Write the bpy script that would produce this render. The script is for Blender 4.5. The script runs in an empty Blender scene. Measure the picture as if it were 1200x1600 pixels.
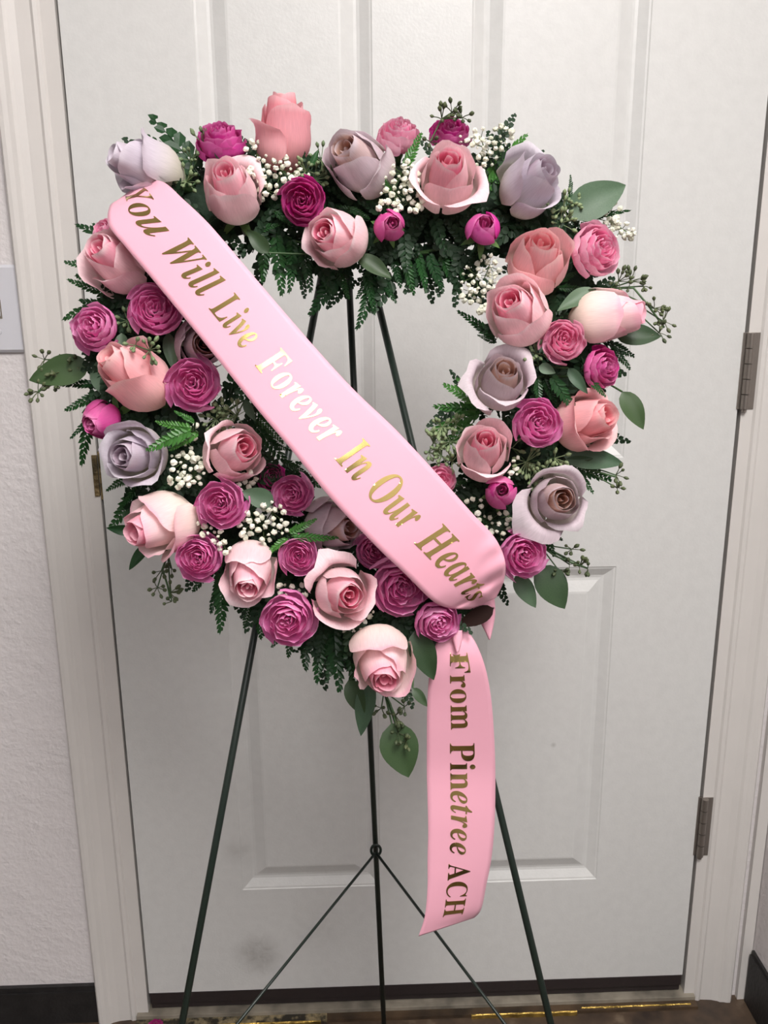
import bpy, bmesh, math, random
import numpy as np
from mathutils import Vector, Matrix
rng = random.Random(7)
SC = bpy.context.scene
COL = SC.collection

# ------------------------------------------------------------------ camera, light, exposure
F = 1340.0                                    # focal length in pixels of the 1200 x 1600 frame
CAM = Vector((0.36139, -1.21291, 1.15181))
YAW, PITCH, ROLL = 0.034942, 0.25523, -0.007298
def cam_axes():
    cy, sy, cp, sp = math.cos(YAW), math.sin(YAW), math.cos(PITCH), math.sin(PITCH)
    f = Vector((sy*cp, cy*cp, -sp)); r = Vector((cy, -sy, 0)); u = r.cross(f)
    cr, sr = math.cos(ROLL), math.sin(ROLL)
    return r*cr + u*sr, u*cr - r*sr, f
CR, CU, CF = cam_axes()
cd = bpy.data.cameras.new('camera'); co = bpy.data.objects.new('camera', cd); COL.objects.link(co)
cd.sensor_fit = 'VERTICAL'; cd.sensor_height = 36.0; cd.lens = F/1600*36.0; cd.clip_start = .02
co.matrix_world = Matrix(((CR.x, CU.x, -CF.x, CAM.x), (CR.y, CU.y, -CF.y, CAM.y), (CR.z, CU.z, -CF.z, CAM.z), (0, 0, 0, 1)))
SC.camera = co
w = bpy.data.worlds.new('world'); SC.world = w; w.use_nodes = True
w.node_tree.nodes['Background'].inputs[0].default_value = (.9, .95, 1, 1)
w.node_tree.nodes['Background'].inputs[1].default_value = .3
def area(name, loc, target, sx, sy, power, col):
    l = bpy.data.lights.new(name, 'AREA'); l.shape = 'RECTANGLE'; l.size = sx; l.size_y = sy; l.energy = power; l.color = col
    o = bpy.data.objects.new(name, l); COL.objects.link(o); o.location = loc
    o.rotation_euler = (Vector(target)-Vector(loc)).to_track_quat('-Z', 'Y').to_euler()
    return o
area('ceiling_or_added_lamp', (.72, -1.62, 2.44), (.72, -1.62, 0), .6, 1.1, 42, (1, .97, .945))
area('ceiling_or_added_lamp', (.48, -3.45, 2.44), (.48, -3.45, 0), .8, 1.8, 26, (1, .99, .99))  # unseen lamp added so the gold letters catch its reflection
area('ceiling_or_added_lamp', (-1.6, -3.0, 2.44), (-1.6, -3.0, 0), .6, 1.2, 6, (.9, .96, 1))  # weak cool fill light added from the side, not a known fixture
SC.view_settings.view_transform = 'Standard'; SC.view_settings.look = 'None'
SC.view_settings.gamma = 1; SC.view_settings.use_curve_mapping = False
SC.view_settings.exposure = 0.38

# ------------------------------------------------------------------ places: pixel of the photograph + a real plane -> point
TILT = math.radians(14)
O = Vector((.33, -.36, 1.05)); U = Vector((0, math.sin(TILT), math.cos(TILT))); N = Vector((0, -math.cos(TILT), math.sin(TILT)))
def ray(px, py): return (CF + CR*((px-600)/F) - CU*((py-800)/F))
def P(px, py, h=0.0):                          # on the plane of the leaning wreath, h metres out of it
    d = ray(px, py); return CAM + d*((O + N*h - CAM).dot(N)/d.dot(N))
def D(px, py, Y=0.0):
    d = ray(px, py); return CAM + d*((Y-CAM.y)/d.y)
def Z(px, py, z):
    d = ray(px, py); return CAM + d*((z-CAM.z)/d.z)
def W(x, y, z): return Vector((1, 0, 0))*x + U*y + N*z   # direction in the wreath's own frame (x, up, out)

# ------------------------------------------------------------------ helpers
def lin(c):
    return tuple(((v/255)/12.92 if v/255 <= .04045 else ((v/255+.055)/1.055)**2.4) for v in c) + (1,)
def tag(o, label=None, cat=None, group=None, kind=None):
    for k, v in (('label', label), ('category', cat), ('group', group), ('kind', kind)):
        if v: o[k] = v
    return o
def empty(name, loc=(0, 0, 0), rot=None, **kw):
    o = bpy.data.objects.new(name, None); COL.objects.link(o); o.empty_display_size = .01
    o.location = loc
    if rot is not None: o.rotation_euler = rot.to_euler()
    return tag(o, **kw)
def mesh(name, verts, faces, mat, smooth=True):
    m = bpy.data.meshes.new(name); m.from_pydata([tuple(v) for v in verts], [], faces)
    if mat: m.materials.append(mat)
    if smooth: m.polygons.foreach_set('use_smooth', [True]*len(m.polygons))
    m.update(); return m
def link(name, m, parent=None, loc=None, mat4=None):
    o = bpy.data.objects.new(name, m); COL.objects.link(o)
    if parent is not None: o.parent = parent
    if mat4 is not None: o.matrix_local = mat4
    elif loc is not None: o.location = loc
    return o
class MB:
    def __init__(s): s.v = []; s.f = []
    def add(s, vs, fs):
        b = len(s.v); s.v += [Vector(v) for v in vs]; s.f += [tuple(i+b for i in f) for f in fs]
    def box(s, x0, x1, y0, y1, z0, z1):
        s.add([(x, y, z) for x in (x0, x1) for y in (y0, y1) for z in (z0, z1)],
              [(0, 1, 3, 2), (4, 6, 7, 5), (0, 4, 5, 1), (2, 3, 7, 6), (0, 2, 6, 4), (1, 5, 7, 3)])
    def tube(s, pts, r, n=8, cap=True):
        pts = [Vector(p) for p in pts]; rs = r if isinstance(r, (list, tuple)) else [r]*len(pts)
        vs = []; ref = None
        for i, p in enumerate(pts):
            t = (pts[min(i+1, len(pts)-1)] - pts[max(i-1, 0)]).normalized()
            if ref is None: ref = t.orthogonal().normalized()
            ref = (ref - t*ref.dot(t)).normalized(); b = t.cross(ref)
            for k in range(n):
                a = 2*math.pi*k/n; vs.append(p + (ref*math.cos(a) + b*math.sin(a))*rs[i])
        fs = [(i*n+k, i*n+(k+1) % n, (i+1)*n+(k+1) % n, (i+1)*n+k) for i in range(len(pts)-1) for k in range(n)]
        if cap: fs += [tuple(reversed(range(n))), tuple(range((len(pts)-1)*n, len(pts)*n))]
        s.add(vs, fs)
    def build(s, name, mat, parent=None, origin=None, smooth=False, bevel=0, label=None):
        o0 = Vector(origin) if origin is not None else Vector((0, 0, 0))
        m = mesh(name, [v-o0 for v in s.v], s.f, mat, smooth)
        bm = bmesh.new(); bm.from_mesh(m); bmesh.ops.recalc_face_normals(bm, faces=bm.faces)
        if bevel: bmesh.ops.bevel(bm, geom=bm.edges[:], offset=bevel, segments=2, affect='EDGES', profile=.6)
        bm.to_mesh(m); bm.free()
        o = link(name, m, parent, None if parent is not None else o0)
        if label: o['label'] = label
        return o

# ------------------------------------------------------------------ materials
def nodes(name):
    m = bpy.data.materials.new(name); m.use_nodes = True; nt = m.node_tree
    return m, nt, nt.nodes['Principled BSDF'], nt.links.new
def simple(name, col, rough=.5, metal=0, bump=0, scale=50, var=0, spec=.5, stretch=None, detail=6):
    m, nt, b, L = nodes(name)
    b.inputs['Base Color'].default_value = lin(col); b.inputs['Roughness'].default_value = rough
    b.inputs['Metallic'].default_value = metal; b.inputs['Specular IOR Level'].default_value = spec
    if bump or var:
        tc = nt.nodes.new('ShaderNodeTexCoord'); n = nt.nodes.new('ShaderNodeTexNoise')
        n.inputs['Scale'].default_value = scale; n.inputs['Detail'].default_value = detail
        src = tc.outputs['Object']
        if stretch:
            mp = nt.nodes.new('ShaderNodeMapping'); mp.inputs['Scale'].default_value = stretch; L(src, mp.inputs[0]); src = mp.outputs[0]
        L(src, n.inputs['Vector'])
        if bump:
            bp = nt.nodes.new('ShaderNodeBump'); bp.inputs['Strength'].default_value = bump; bp.inputs['Distance'].default_value = .004
            L(n.outputs['Fac'], bp.inputs['Height']); L(bp.outputs[0], b.inputs['Normal'])
        if var:
            n2 = nt.nodes.new('ShaderNodeTexNoise'); n2.inputs['Scale'].default_value = scale*.25; L(src, n2.inputs['Vector'])
            mx = nt.nodes.new('ShaderNodeMix'); mx.data_type = 'RGBA'
            mx.inputs[6].default_value = lin(col); mx.inputs[7].default_value = lin([c*(1-var) for c in col])
            cr = nt.nodes.new('ShaderNodeMapRange'); cr.inputs[1].default_value = .35; cr.inputs[2].default_value = .7
            L(n2.outputs['Fac'], cr.inputs[0]); L(cr.outputs[0], mx.inputs[0]); L(mx.outputs[2], b.inputs['Base Color'])
    return m

def petal_material(name, base, body, heart, tip=None, hk=(.25, .7), bk=(.1, .75)):
    m, nt, b, L = nodes(name)
    def attr(n):
        a = nt.nodes.new('ShaderNodeAttribute'); a.attribute_name = n; return a.outputs['Fac']
    def rng_(src, a, c):
        r = nt.nodes.new('ShaderNodeMapRange'); r.interpolation_type = 'SMOOTHSTEP'; r.inputs[1].default_value = a; r.inputs[2].default_value = c; L(src, r.inputs[0]); return r.outputs[0]
    def mix(f, x, y):
        n = nt.nodes.new('ShaderNodeMix'); n.data_type = 'RGBA'; L(f, n.inputs[0])
        for s, i in ((x, 6), (y, 7)):
            if isinstance(s, tuple): n.inputs[i].default_value = s
            else: L(s, n.inputs[i])
        return n.outputs[2]
    al, la = attr('along'), attr('layer')
    c = mix(rng_(la, *hk), lin(heart), lin(body))
    c = mix(rng_(al, *bk), lin(base), c)
    # heart layers keep their own colour right down
    c = mix(rng_(la, .3, .6), mix(rng_(al, 0, .4), lin([v*.85 for v in heart]), lin(heart)), c) if heart else c
    if tip: c = mix(rng_(al, .86, 1.0), c, lin(tip))
    # fine veins and per-petal variation
    uv = nt.nodes.new('ShaderNodeAttribute'); uv.attribute_name = 'across'
    wv = nt.nodes.new('ShaderNodeTexNoise'); wv.inputs['Scale'].default_value = 5
    cb = nt.nodes.new('ShaderNodeCombineXYZ'); ml = nt.nodes.new('ShaderNodeMath'); ml.operation = 'MULTIPLY'; ml.inputs[1].default_value = 7
    L(uv.outputs['Fac'], ml.inputs[0]); L(ml.outputs[0], cb.inputs[0]); L(al, cb.inputs[1]); L(cb.outputs[0], wv.inputs['Vector'])
    oi = nt.nodes.new('ShaderNodeObjectInfo')
    hs = nt.nodes.new('ShaderNodeHueSaturation')
    v1 = nt.nodes.new('ShaderNodeMapRange'); v1.inputs[1].default_value = .3; v1.inputs[2].default_value = .7; v1.inputs[3].default_value = .93; v1.inputs[4].default_value = 1.06
    L(wv.outputs['Fac'], v1.inputs[0])
    v2 = nt.nodes.new('ShaderNodeMapRange'); v2.inputs[3].default_value = .9; v2.inputs[4].default_value = 1.12; L(oi.outputs['Random'], v2.inputs[0])
    L(v1.outputs[0], hs.inputs['Value']); L(v2.outputs[0], hs.inputs['Saturation']); L(c, hs.inputs['Color'])
    L(hs.outputs[0], b.inputs['Base Color'])
    b.inputs['Roughness'].default_value = .52; b.inputs['Specular IOR Level'].default_value = .28
    bp = nt.nodes.new('ShaderNodeBump'); bp.inputs['Strength'].default_value = .12; bp.inputs['Distance'].default_value = .001
    L(wv.outputs['Fac'], bp.inputs['Height']); L(bp.outputs[0], b.inputs['Normal'])
    tr = nt.nodes.new('ShaderNodeBsdfTranslucent'); L(hs.outputs[0], tr.inputs[0])
    ms = nt.nodes.new('ShaderNodeMixShader'); ms.inputs[0].default_value = .32
    L(b.outputs[0], ms.inputs[1]); L(tr.outputs[0], ms.inputs[2]); L(ms.outputs[0], nt.nodes['Material Output'].inputs[0])
    return m

PM = {
 'pink':   petal_material('pale_pink_petal', (252, 238, 230), (252, 216, 222), (248, 166, 190), (253, 228, 232)),
 'cream':  petal_material('cream_pink_petal', (253, 240, 226), (251, 216, 220), (247, 168, 190), (249, 196, 210), bk=(.2, .95)),
 'salmon': petal_material('salmon_pink_petal', (234, 164, 168), (236, 166, 176), (244, 156, 164), (244, 196, 202)),
 'peach':  petal_material('peach_pink_petal', (248, 216, 204), (247, 194, 198), (247, 172, 180), (251, 212, 212)),
 'lav':    petal_material('lavender_petal', (226, 222, 202), (212, 202, 214), (208, 190, 202), (220, 212, 222)),
 'beige':  petal_material('lavender_beige_petal', (222, 212, 200), (214, 198, 206), (214, 176, 160), (222, 210, 216)),
 'orchid': petal_material('orchid_petal', (236, 138, 198), (245, 166, 214), (242, 150, 204), (249, 198, 230)),
 'rosy':   petal_material('rosy_petal', (240, 160, 196), (250, 192, 214), (246, 164, 198), (250, 212, 228)),
 'magenta': petal_material('magenta_petal', (204, 72, 150), (224, 98, 176), (218, 92, 166), (236, 140, 200)),
 'fuchsia': petal_material('fuchsia_petal', (204, 74, 146), (226, 104, 172), (222, 122, 178), (236, 146, 196)),
}
def leaf_mat(name, c1, c2, rough, back=None, trans=.15):
    m, nt, b, L = nodes(name)
    oi = nt.nodes.new('ShaderNodeObjectInfo'); tc = nt.nodes.new('ShaderNodeTexCoord'); n = nt.nodes.new('ShaderNodeTexNoise')
    n.inputs['Scale'].default_value = 60; L(tc.outputs['Object'], n.inputs['Vector'])
    ad = nt.nodes.new('ShaderNodeMath'); ad.operation = 'ADD'; L(oi.outputs['Random'], ad.inputs[0]); L(n.outputs['Fac'], ad.inputs[1])
    mr = nt.nodes.new('ShaderNodeMapRange'); mr.inputs[1].default_value = .4; mr.inputs[2].default_value = 1.4; L(ad.outputs[0], mr.inputs[0])
    mx = nt.nodes.new('ShaderNodeMix'); mx.data_type = 'RGBA'; mx.inputs[6].default_value = lin(c1); mx.inputs[7].default_value = lin(c2)
    L(mr.outputs[0], mx.inputs[0]); L(mx.outputs[2], b.inputs['Base Color'])
    b.inputs['Roughness'].default_value = rough; b.inputs['Specular IOR Level'].default_value = .4 if rough < .7 else .1
    tr = nt.nodes.new('ShaderNodeBsdfTranslucent'); L(mx.outputs[2], tr.inputs[0])
    ms = nt.nodes.new('ShaderNodeMixShader'); ms.inputs[0].default_value = trans
    L(b.outputs[0], ms.inputs[1]); L(tr.outputs[0], ms.inputs[2]); L(ms.outputs[0], nt.nodes['Material Output'].inputs[0])
    return m
M_FERN = leaf_mat('fern_green', (24, 58, 30), (42, 84, 42), .38)
M_FERNB = leaf_mat('bright_fern_green', (52, 104, 44), (78, 132, 58), .4)
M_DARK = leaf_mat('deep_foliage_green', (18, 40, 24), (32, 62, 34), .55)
M_EUC = leaf_mat('eucalyptus_green', (62, 88, 66), (88, 112, 86), .5)
M_EUCD = leaf_mat('dark_eucalyptus_green', (44, 66, 42), (64, 86, 52), .45)
M_MAROON = leaf_mat('dark_maroon_leaf', (30, 14, 15), (38, 24, 20), .75, trans=.02)
M_SEED = leaf_mat('seed_green', (98, 118, 84), (132, 148, 108), .55, trans=.05)
M_SEEDD = leaf_mat('dark_seed_green', (62, 74, 50), (88, 98, 66), .55, trans=.05)
M_SEPAL = leaf_mat('sepal_green', (72, 106, 56), (104, 140, 78), .5)
M_STEM = simple('flower_stem_green', (58, 88, 48), .5)
M_BREATH = leaf_mat('white_floret', (226, 228, 206), (243, 243, 230), .7, trans=.2)
M_BSTEM = simple('fine_stem_green', (92, 116, 70), .6)
M_FOAM = simple('dark_green_foam', (22, 42, 26), .9, bump=.6, scale=120)
M_PAINT = simple('white_door_paint', (213, 213, 211), .36, bump=.06, scale=260, var=.02)
M_TRIM = simple('cream_trim_paint', (213, 209, 205), .42, bump=.06, scale=90, var=.015, stretch=(1, 1, .5))
M_RUBBER = simple('black_vinyl', (34, 32, 32), .55, bump=.25, scale=180, var=.3)
M_DKBROWN = simple('dark_sweep_rubber', (40, 32, 32), .6, bump=.2, scale=90)
M_STEEL = simple('brushed_steel', (150, 143, 136), .38, metal=.85, bump=.05, scale=400)
M_BRASS = simple('worn_brass', (206, 172, 92), .32, metal=.9, bump=.5, scale=220, var=.35)
M_GOLD = simple('gold_foil', (228, 202, 128), .13, metal=1)
M_WIRE = simple('dark_green_enamel', (24, 36, 30), .38, bump=.05, scale=300)
M_PLATE = simple('ivory_plastic', (206, 206, 212), .35)

def ribbon_mat():
    m, nt, b, L = nodes('pink_satin_ribbon')
    b.inputs['Base Color'].default_value = lin((243, 178, 197)); b.inputs['Roughness'].default_value = .5; b.inputs['Specular IOR Level'].default_value = .3
    b.inputs['Sheen Weight'].default_value = .15
    tc = nt.nodes.new('ShaderNodeTexCoord'); n = nt.nodes.new('ShaderNodeTexNoise'); n.inputs['Scale'].default_value = 18
    L(tc.outputs['Object'], n.inputs['Vector'])
    bp = nt.nodes.new('ShaderNodeBump'); bp.inputs['Strength'].default_value = .08; bp.inputs['Distance'].default_value = .004
    L(n.outputs['Fac'], bp.inputs['Height']); L(bp.outputs[0], b.inputs['Normal'])
    tr = nt.nodes.new('ShaderNodeBsdfTranslucent'); tr.inputs[0].default_value = lin((243, 178, 197))
    ms = nt.nodes.new('ShaderNodeMixShader'); ms.inputs[0].default_value = .12
    L(b.outputs[0], ms.inputs[1]); L(tr.outputs[0], ms.inputs[2]); L(ms.outputs[0], nt.nodes['Material Output'].inputs[0])
    return m
M_RIB = ribbon_mat()

def stucco():
    m, nt, b, L = nodes('white_stucco')
    tc = nt.nodes.new('ShaderNodeTexCoord')
    n1 = nt.nodes.new('ShaderNodeTexNoise'); n1.inputs['Scale'].default_value = 95; n1.inputs['Detail'].default_value = 5; n1.inputs['Roughness'].default_value = .62
    n2 = nt.nodes.new('ShaderNodeTexNoise'); n2.inputs['Scale'].default_value = 22; n2.inputs['Detail'].default_value = 3
    for n in (n1, n2): L(tc.outputs['Object'], n.inputs['Vector'])
    ad = nt.nodes.new('ShaderNodeMath'); ad.operation = 'MULTIPLY'; L(n1.outputs['Fac'], ad.inputs[0]); L(n2.outputs['Fac'], ad.inputs[1])
    bp = nt.nodes.new('ShaderNodeBump'); bp.inputs['Strength'].default_value = .55; bp.inputs['Distance'].default_value = .008
    L(ad.outputs[0], bp.inputs['Height']); L(bp.outputs[0], b.inputs['Normal'])
    b.inputs['Base Color'].default_value = lin((219, 214, 214)); b.inputs['Roughness'].default_value = .6
    return m
M_STUCCO = stucco()
def floor_mat():
    m, nt, b, L = nodes('worn_brown_floor')
    tc = nt.nodes.new('ShaderNodeTexCoord'); n = nt.nodes.new('ShaderNodeTexNoise'); n.inputs['Scale'].default_value = 28; n.inputs['Detail'].default_value = 8
    L(tc.outputs['Object'], n.inputs['Vector'])
    r = nt.nodes.new('ShaderNodeValToRGB'); e = r.color_ramp.elements
    e[0].position = .3; e[0].color = lin((46, 36, 30)); e[1].position = .62; e[1].color = lin((80, 64, 50))
    x = e.new(.8); x.color = lin((120, 104, 86))
    L(n.outputs['Fac'], r.inputs[0]); L(r.outputs[0], b.inputs['Base Color']); b.inputs['Roughness'].default_value = .55
    return m
M_FLOOR = floor_mat()
def mottled():
    m, nt, b, L = nodes('mottled_sill')
    tc = nt.nodes.new('ShaderNodeTexCoord'); n = nt.nodes.new('ShaderNodeTexNoise'); n.inputs['Scale'].default_value = 75; n.inputs['Detail'].default_value = 6
    L(tc.outputs['Object'], n.inputs['Vector'])
    r = nt.nodes.new('ShaderNodeValToRGB'); e = r.color_ramp.elements
    e[0].position = .42; e[0].color = lin((44, 40, 32)); e[1].position = .6; e[1].color = lin((140, 126, 96))
    L(n.outputs['Fac'], r.inputs[0]); L(r.outputs[0], b.inputs['Base Color']); b.inputs['Roughness'].default_value = .6
    return m
M_MOTTLE = mottled()
M_SILL = simple('grey_metal_sill', (150, 142, 128), .5, bump=.2, scale=120, var=.3)
def door_dirt(mat):                       # two smudges rubbed into the door paint near its foot
    nt = mat.node_tree; L = nt.links.new; b = nt.nodes['Principled BSDF']
    src = b.inputs['Base Color'].links[0].from_socket
    tc = nt.nodes.new('ShaderNodeTexCoord'); last = src
    for (c, s, a) in ((D(405, 1492), .035, .42), (D(372, 1330), .022, .2), (D(500, 1450), .05, .1), (D(865, 1165), .004, .5)):
        vm = nt.nodes.new('ShaderNodeVectorMath'); vm.operation = 'DISTANCE'; L(tc.outputs['Object'], vm.inputs[0]); vm.inputs[1].default_value = c
        n = nt.nodes.new('ShaderNodeTexNoise'); n.inputs['Scale'].default_value = 45; n.inputs['Detail'].default_value = 8; n.inputs['Distortion'].default_value = 1.5; L(tc.outputs['Object'], n.inputs['Vector'])
        mr = nt.nodes.new('ShaderNodeMapRange'); mr.interpolation_type = 'SMOOTHSTEP'; mr.inputs[1].default_value = 0; mr.inputs[2].default_value = s*1.6; mr.inputs[3].default_value = 1; mr.inputs[4].default_value = 0
        L(vm.outputs['Value'], mr.inputs[0])
        m1 = nt.nodes.new('ShaderNodeMath'); m1.operation = 'MULTIPLY'; L(mr.outputs[0], m1.inputs[0]); L(n.outputs['Fac'], m1.inputs[1])
        m2 = nt.nodes.new('ShaderNodeMath'); m2.operation = 'MULTIPLY'; L(m1.outputs[0], m2.inputs[0]); m2.inputs[1].default_value = a*1.6
        mx = nt.nodes.new('ShaderNodeMix'); mx.data_type = 'RGBA'; L(m2.outputs[0], mx.inputs[0]); L(last, mx.inputs[6]); mx.inputs[7].default_value = lin((84, 76, 66))
        last = mx.outputs[2]
    L(last, b.inputs['Base Color'])
door_dirt(M_PAINT)

# ------------------------------------------------------------------ the room
FZ = -.05
DW = .914; DH = 2.03; XR = 1.03
def struct(name, mb, mat, **k):
    o = mb.build(name, mat, **k); o['kind'] = 'structure'; return o
a = MB(); a.box(-2.6, XR+.1, -6.1, .25, FZ-.05, FZ); struct('floor', a, M_FLOOR)
a = MB(); a.box(-2.6, XR+.1, -6.1, .25, 2.5, 2.6); struct('ceiling', a, simple('ceiling_paint', (225, 223, 218), .8))
a = MB(); a.box(-2.6, -.022, 0.004, .12, FZ, 2.5); a.box(DW+.022, XR+.1, .004, .12, FZ, 2.5); a.box(-.022, DW+.022, .004, .12, DH+.02, 2.5)
struct('wall_back', a, M_STUCCO)
a = MB(); a.box(XR, XR+.1, -6, .004, FZ, 2.5); struct('wall_right', a, M_STUCCO)
a = MB(); a.box(-2.6, -2.5, -6, .004, FZ, 2.5); struct('wall_left', a, M_STUCCO)
a = MB(); a.box(-2.6, XR+.1, -6.1, -6, FZ, 2.5); struct('wall_front', a, simple('rear_wall_paint', (188, 186, 184), .7))
a = MB(); a.box(-2.6, XR+.1, .2, .25, FZ, 2.5); struct('gap_backing', a, simple('gap_shade', (40, 38, 36), .8))  # dark-coloured sheet behind the door; the colour stands for shade in its gaps

# moulded casings (profile swept along the height)
def casing(name, xs, prof, zb, zt):
    # prof: list of (distance from the opening, thickness)
    a = MB(); n = len(prof)
    vs = []
    for z in (zb, zt):
        for d, t in prof: vs.append((xs[0]+xs[1]*d, .004-t, z))
        vs.append((xs[0]+xs[1]*prof[-1][0], .004, z)); vs.append((xs[0]+xs[1]*prof[0][0], .004, z))
    k = n+2
    a.add(vs, [(i, (i+1) % k, k+(i+1) % k, k+i) for i in range(k)] + [tuple(range(k)), tuple(range(k, 2*k))])
    return struct(name, a, M_TRIM)
PROF = [(0, .006), (.003, .009), (.008, .010), (.012, .0075), (.018, .008), (.030, .009), (.040, .012), (.044, .0145), (.050, .015), (.056, .0165), (.061, .0165), (.064, .013)]
casing('trim_1', (-.022, -1), PROF, FZ, DH+.08)
casing('trim_2', (DW+.022, 1), PROF, FZ, DH+.08)
# jambs with stop
a = MB(); a.box(-.022, -.0035, -.002, .11, FZ, DH+.01); a.box(-.0035, .009, .046, .06, FZ, DH+.01); struct('trim_3', a, M_TRIM)
a = MB(); a.box(DW+.005, DW+.022, -.002, .11, FZ, DH+.01); a.box(DW-.008, DW+.005, .046, .06, FZ, DH+.01); struct('trim_4', a, M_TRIM)
# narrow strip in the corner
a = MB(); a.box(XR-.018, XR-.001, -.006, .004, FZ, 2.5); struct('trim_5', a, M_TRIM)
# vinyl baseboards
a = MB(); a.box(-2.5, -.087, -.003, .004, FZ, .022); a.add([], []); a.box(-2.5, -.087, -.006, -.003, FZ, .012); struct('baseboard_back', a, M_RUBBER)
a = MB(); a.box(XR-.004, XR, -5.9, -.01, FZ, .055); a.box(XR-.007, XR-.004, -5.9, -.01, FZ, .047); struct('baseboard_right', a, M_RUBBER)

# ------------------------------------------------------------------ the door
door = empty('door_1', (0, 0, 0), kind='structure')
XS = [(.167, .393), (.521, .753)]; ZS = [(.198, .745), (.911, 1.60), (1.70, 1.90)]
def add_slab():
    a = MB()
    xs = sorted({0, DW, *[v for p in XS for v in p]}); zs = sorted({0, DH, *[v for p in ZS for v in p]})
    for i in range(len(xs)-1):
        for j in range(len(zs)-1):
            if (xs[i], xs[i+1]) in XS and (zs[j], zs[j+1]) in ZS: continue
            a.add([(xs[i], 0, zs[j]), (xs[i+1], 0, zs[j]), (xs[i+1], 0, zs[j+1]), (xs[i], 0, zs[j+1])], [(0, 1, 2, 3)])
    T = .044
    a.add([(0, 0, 0), (0, T, 0), (0, T, DH), (0, 0, DH), (DW, 0, 0), (DW, T, 0), (DW, T, DH), (DW, 0, DH)],
          [(0, 1, 2, 3), (4, 7, 6, 5), (1, 5, 6, 2), (0, 4, 5, 1), (3, 2, 6, 7)])
    m = mesh('door_slab', a.v, a.f, M_PAINT, False); link('door_slab', m, door)
add_slab()
PP = [(0, 0), (.0015, .0012), (.004, .0018), (.016, .0085), (.020, .0092), (.024, .0086), (.040, .0022), (.043, .0018), (.045, .0018)]
for (x0, x1) in XS:
    for (z0, z1) in ZS:
        vs, fs = [], []
        for d, y in PP: vs += [(x0+d, y, z0+d), (x1-d, y, z0+d), (x1-d, y, z1-d), (x0+d, y, z1-d)]
        for i in range(len(PP)-1):
            for k in range(4): fs.append((i*4+k, i*4+(k+1) % 4, i*4+4+(k+1) % 4, i*4+4+k))
        b = (len(PP)-1)*4; fs.append((b, b+1, b+2, b+3))
        link('door_panel', mesh('door_panel', vs, fs, M_PAINT, False), door)
# sweep under the door
a = MB(); a.box(.002, DW-.002, -.001, .04, -.020, -.0005); a.box(.002, DW-.002, .004, .036, -.034, -.020)
a.build('door_sweep', M_DKBROWN, door, label='dark rubber sweep under the door')
# latch faceplate and strike on the switch side
a = MB(); a.box(-.0035, -.0005, .001, .04, .86, .93); a.box(-.0105, -.0035, -.0045, .001, .866, .926)
a.build('latch_plate', simple('dirty_brass', (150, 130, 92), .5, metal=.6, bump=.8, scale=160, var=.5), door, bevel=.0006, label='scratched brass latch plate')
# hinges
for (z0, z1) in ((.240, .348), (.980, 1.088), (1.74, 1.848)):
    hx = DW+.006
    a = MB(); a.box(hx-.008, hx+.002, -.0022, .002, z0, z1)
    a.box(hx+.002, hx+.0155, -.0035, .002, z0, z1)
    h = a.build('hinge', M_STEEL, door, bevel=.0004, label='steel butt hinge with worn leaves')
    n = 5; dz = (z1-z0)/n
    for k in range(n):
        b = MB(); b.tube([(hx+.001, -.0055, z0+k*dz+.0006), (hx+.001, -.0055, z0+(k+1)*dz-.0006)], .0056, 14)
        b.build('hinge_knuckle', M_STEEL, h, smooth=False)
    b = MB(); b.tube([(hx+.001, -.0055, z0-.004), (hx+.001, -.0055, z0)], .0035, 12); b.build('hinge_pin', M_STEEL, h)

# threshold
th = empty('threshold', (DW/2, 0, FZ), label='worn metal and brass threshold under the white door', cat='threshold')
def thp(nm, bx, mat, **k):
    a = MB(); a.box(*bx); return a.build(nm, mat, th, origin=th.location, **k)
thp('sill', (-.022, DW+.022, -.010, .10, FZ, -.037), M_SILL, bevel=.0008)
thp('wooden_strip', (.300, DW+.022, -.024, -.010, FZ, -.044), simple('dark_worn_wood', (84, 66, 48), .5, bump=.4, scale=80, var=.45))
thp('mottled_strip', (-.022, .300, -.024, -.010, FZ, -.044), M_MOTTLE, label='mottled peeling strip in front of the sill')
for x0, x1, y in ((.120, .290, -.0245), (.545, .726, -.0235), (.735, .925, -.0165)):
    a = MB(); n = 14
    vs = []
    for i in range(n+1):
        x = x0+(x1-x0)*i/n; j = rng.uniform(-.0008, .0008)
        for yy, zz in ((y-.004+j, FZ), (y-.0035+j, FZ+.0065), (y-.0015, FZ+.0075), (y, FZ+.0065), (y+.0005, FZ)): vs.append((x, yy, zz))
    a.add(vs, [(i*5+k, i*5+k+1, i*5+5+k+1, i*5+5+k) for i in range(n) for k in range(4)] + [(0, 1, 2, 3, 4), tuple(n*5+k for k in (4, 3, 2, 1, 0))])
    a.build('brass_strip', M_BRASS, th, origin=th.location, label='torn brass edging strip')

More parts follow.
